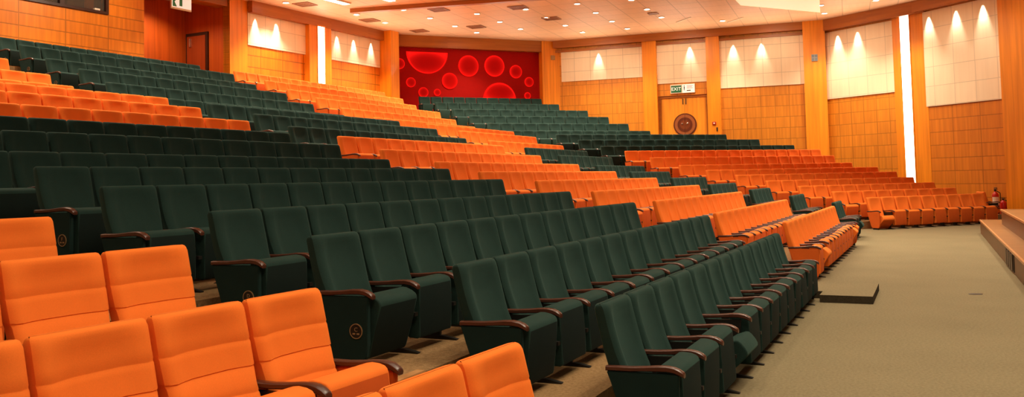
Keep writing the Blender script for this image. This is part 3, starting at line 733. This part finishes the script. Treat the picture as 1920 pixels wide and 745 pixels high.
VT = [(-2.75,34.2,0),(.35,34.1,0),(-5.75,36.1,0),(-1.45,38.2,0),(1.75,36.6,0),(-4.0,38.9,0),(5.9,36.0,1),(-7.6,32.6,0)]
for j, (x, y, s_) in enumerate(VT):
    e = empty('ceiling_vent', zc(x, y), R(-20)); tag(e, 'brown square air vent in the tiled ceiling', 'air vent', 'ceiling air vents')
    bm = bmesh.new(); hw = .34 if not s_ else .2
    for s in ((-hw, hw, -hw, -hw+.05), (-hw, hw, hw-.05, hw), (-hw, -hw+.05, -hw+.05, hw-.05), (hw-.05, hw, -hw+.05, hw-.05)): box(bm, *s, -.03, -.001)
    obj('frame', bm_mesh('frame', bm, VENT), e)
    bm = bmesh.new()
    for q in range(4): y_ = -hw+.09+q*(2*hw-.18)/3; box(bm, -hw+.055, hw-.055, y_-.03, y_+.03, -.022, -.004)
    obj('slat', bm_mesh('slat', bm, VENT), e)
for x, y in ((7.45, 37.6), (9.75, 37.9)):
    e = obj('ceiling_bar', box_mesh('ceiling_bar', (-.03, .03, -.6, .6, -.03, -.001), WHITE_TRIM), None, zc(x, y), (0, 0, R(18)))
    tag(e, 'thin white bar fixed to the ceiling near the double doors', 'ceiling bar', 'thin white ceiling bars')
# suspended reflector panel
REFL = [Vector((8.49, 32.14, 0)), Vector((12.03, 33.94, 0)), Vector((9.4, 26.6, 0)), Vector((6.2, 27.0, 0))]
P0_, P1_ = Vector((8.78, 33.3, 0)), Vector((11.55, 32.55, 0))
bm = bmesh.new()
pts = REFL
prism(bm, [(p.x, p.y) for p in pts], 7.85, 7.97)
e = obj('ceiling_reflector', bm_mesh('ceiling_reflector', bm, CREAM_GLOW))
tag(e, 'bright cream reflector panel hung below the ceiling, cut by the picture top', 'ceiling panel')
bm = bmesh.new()
for x, y in ((9.2, 31.4), (10.8, 31.9)): lathe(bm, [(.015, 7.972), (.015, 8.349)], 8, 0, 'z', (x, y, 0))
obj('hanger_rod', bm_mesh('hanger_rod', bm, DARK_METAL), e)

# ------------------------------------------------------------------ lights
def spot(loc, power, ang, blend, color, target=None, radius=.08):
    l = bpy.data.lights.new('spot_lamp', 'SPOT'); l.energy = power; l.spot_size = R(ang); l.spot_blend = blend; l.color = color; l.shadow_soft_size = radius
    o = bpy.data.objects.new('spot_lamp', l); o.location = loc; COL.objects.link(o)
    if target is not None: o.rotation_euler = (Vector(target)-Vector(loc)).to_track_quat('-Z', 'Y').to_euler()
    return o
WARM = (1.0, .87, .64)
for x, y in DL: spot((x, y, CEIL_Z-.12), 620, 108, .7, WARM)
# unseen downlights added along the grid, power weighted by zone to shape the light
for j in range(2, 17):
    for i in range(-6, 12):
        if (i+j) % 2: continue
        x, y = -6.06+1.95*i-.86*j, 34.78-.74*i-1.87*j
        d, n = dn(TH['A']); p = Vector((x, y, 0)).dot(n); s = Vector((x, y, 0)).dot(d)
        if p < -8 or p > 21 or s < -4 or y < -2: continue
        g = 1.0
        if s < 12.5 and 3.5 < p < 10.5: g = .06
        elif s < 17 and 3.5 < p < 10.5: g = .5
        elif p > 10.5: g = 3.4
        elif s > 19: g = 3.3
        elif p < 2: g = 2.0 if s > 9 else .9
        spot((x, y, CEIL_Z-.12), 210*g, 108, .8, WARM)
# wall washers behind the fascia
def washer(wk, t, z, power, off=.15):
    pos, rz = wpos(wk, t, -off, z); tgt, _ = wpos(wk, t, -.02, z-1.9)
    spot(pos, power*2.2, 46, .9, (1, .9, .74), tgt, .03)
for t in (-8.85, -7.75): washer('back', t, 7.90, 120)
for t in (-4.2, -3.1, -1.9): washer('back', t, 7.90, 120)
washer('side', 2.5, 7.78, 110); washer('side', 6.85, 7.78, 110)
for t in (8.8, 10.05): washer('side', t, 7.72, 130)
for t in (.75, 1.75): washer('corner', t, 7.76, 170)
for t in (1.1, 2.35, 3.5): washer('front', t, 7.80, 170)

# added unseen fill lamps: spots for the walls, upward areas for the ceiling
def wall_fill(wk, t, dist, power, zt, ang=95):
    pos, rz = wpos(wk, t, -dist, CEIL_Z-.25); tgt, _ = wpos(wk, t, 0, zt)
    spot(pos, power, ang, .8, (1, .86, .64), tgt, .1)
for t in (-19, -16): wall_fill('back', t, 3.2, 320, 6.2)
for t in (-8, -4): wall_fill('back', t, 3.0, 110, 5.0)
wall_fill('red', 3.6, 4, 110, 5.0)
for t in (2.5, 6.5, 10.5): wall_fill('side', t, 4, 340, 5.0)
wall_fill('corner', 2, 4, 340, 4.0); wall_fill('front', 2.5, 4, 340, 3.4); wall_fill('front', 5.6, 4, 300, 3.4)
def area(loc, tgt, sx, sy, power, color):
    l = bpy.data.lights.new('fill_lamp', 'AREA'); l.shape = 'RECTANGLE'; l.size = sx; l.size_y = sy; l.energy = power; l.color = color
    o = bpy.data.objects.new('fill_lamp', l); o.location = loc; o.rotation_euler = (Vector(tgt)-Vector(loc)).to_track_quat('-Z', 'Y').to_euler(); COL.objects.link(o)
def ceiling_fill(wk, t, power):  # upward lamps added along the walls to brighten the ceiling, no trough there
    pos, rz = wpos(wk, t, -1.0, 6.6); tgt, _ = wpos(wk, t, -4.0, CEIL_Z)
    area(pos, tgt, 2.5, .5, power, (1, .84, .62))
for t in (-19, -14.5, -7.5, -3.0): ceiling_fill('back', t, 60)
for t in (1.7, 5.3): ceiling_fill('red', t, 40)
for t in (2.5, 6.5, 10.2): ceiling_fill('side', t, 50)
ceiling_fill('corner', 2, 50); ceiling_fill('front', 2.6, 50)
for x, y in ((-1, 27), (6, 28), (12, 27), (-8, 24)): area((x, y, 6.9), (x, y, 9), 2, 2, 25, (1, .84, .62))

pos, rz = wpos('back', -11.9, 1.1, 8.2); spot(pos, 320, 140, .8, (1, .82, .55))  # unseen lamp added to brighten the vestibule
# added overhead soft lamps, out of frame, that brighten the near rows
area((3.8, 5.5, 8.2), (3.4, 6.5, 0), 3, 5, 560, (1, .86, .62))
area((1.5, -1.5, 8.0), (0, 4, 0), 2, 2, 260, (1, .84, .60))

w = bpy.data.worlds.new('world'); S.world = w; w.use_nodes = True
bg = w.node_tree.nodes['Background']; bg.inputs[0].default_value = (1.0, .62, .34, 1); bg.inputs[1].default_value = .2

# ------------------------------------------------------------------ camera
cam = bpy.data.cameras.new('camera'); co = bpy.data.objects.new('camera', cam); COL.objects.link(co)
f_, cy_, pt, ro = 1657.72, 253.866, .0513736, -.0222351
cam.sensor_width = 36; cam.sensor_fit = 'HORIZONTAL'; cam.lens = f_/1920*36; cam.shift_y = -(372.5-cy_)/1920
cam.clip_start = .05; cam.clip_end = 200
c_, s_ = math.cos(pt), math.sin(pt); cr, sr = math.cos(ro), math.sin(ro)
Rv, Uv, Fv = Vector((1, 0, 0)), Vector((0, -s_, c_)), Vector((0, c_, s_))
R2 = Rv*cr+Uv*sr; U2 = -Rv*sr+Uv*cr
M = Matrix((R2, U2, -Fv)).transposed().to_4x4(); M.translation = (0, 0, 1.61)
co.matrix_world = M
S.camera = co
S.view_settings.view_transform = 'Standard'; S.view_settings.look = 'None'; S.view_settings.exposure = 0.0; S.view_settings.gamma = 1.0
S.cycles.max_bounces = 6; S.cycles.diffuse_bounces = 4
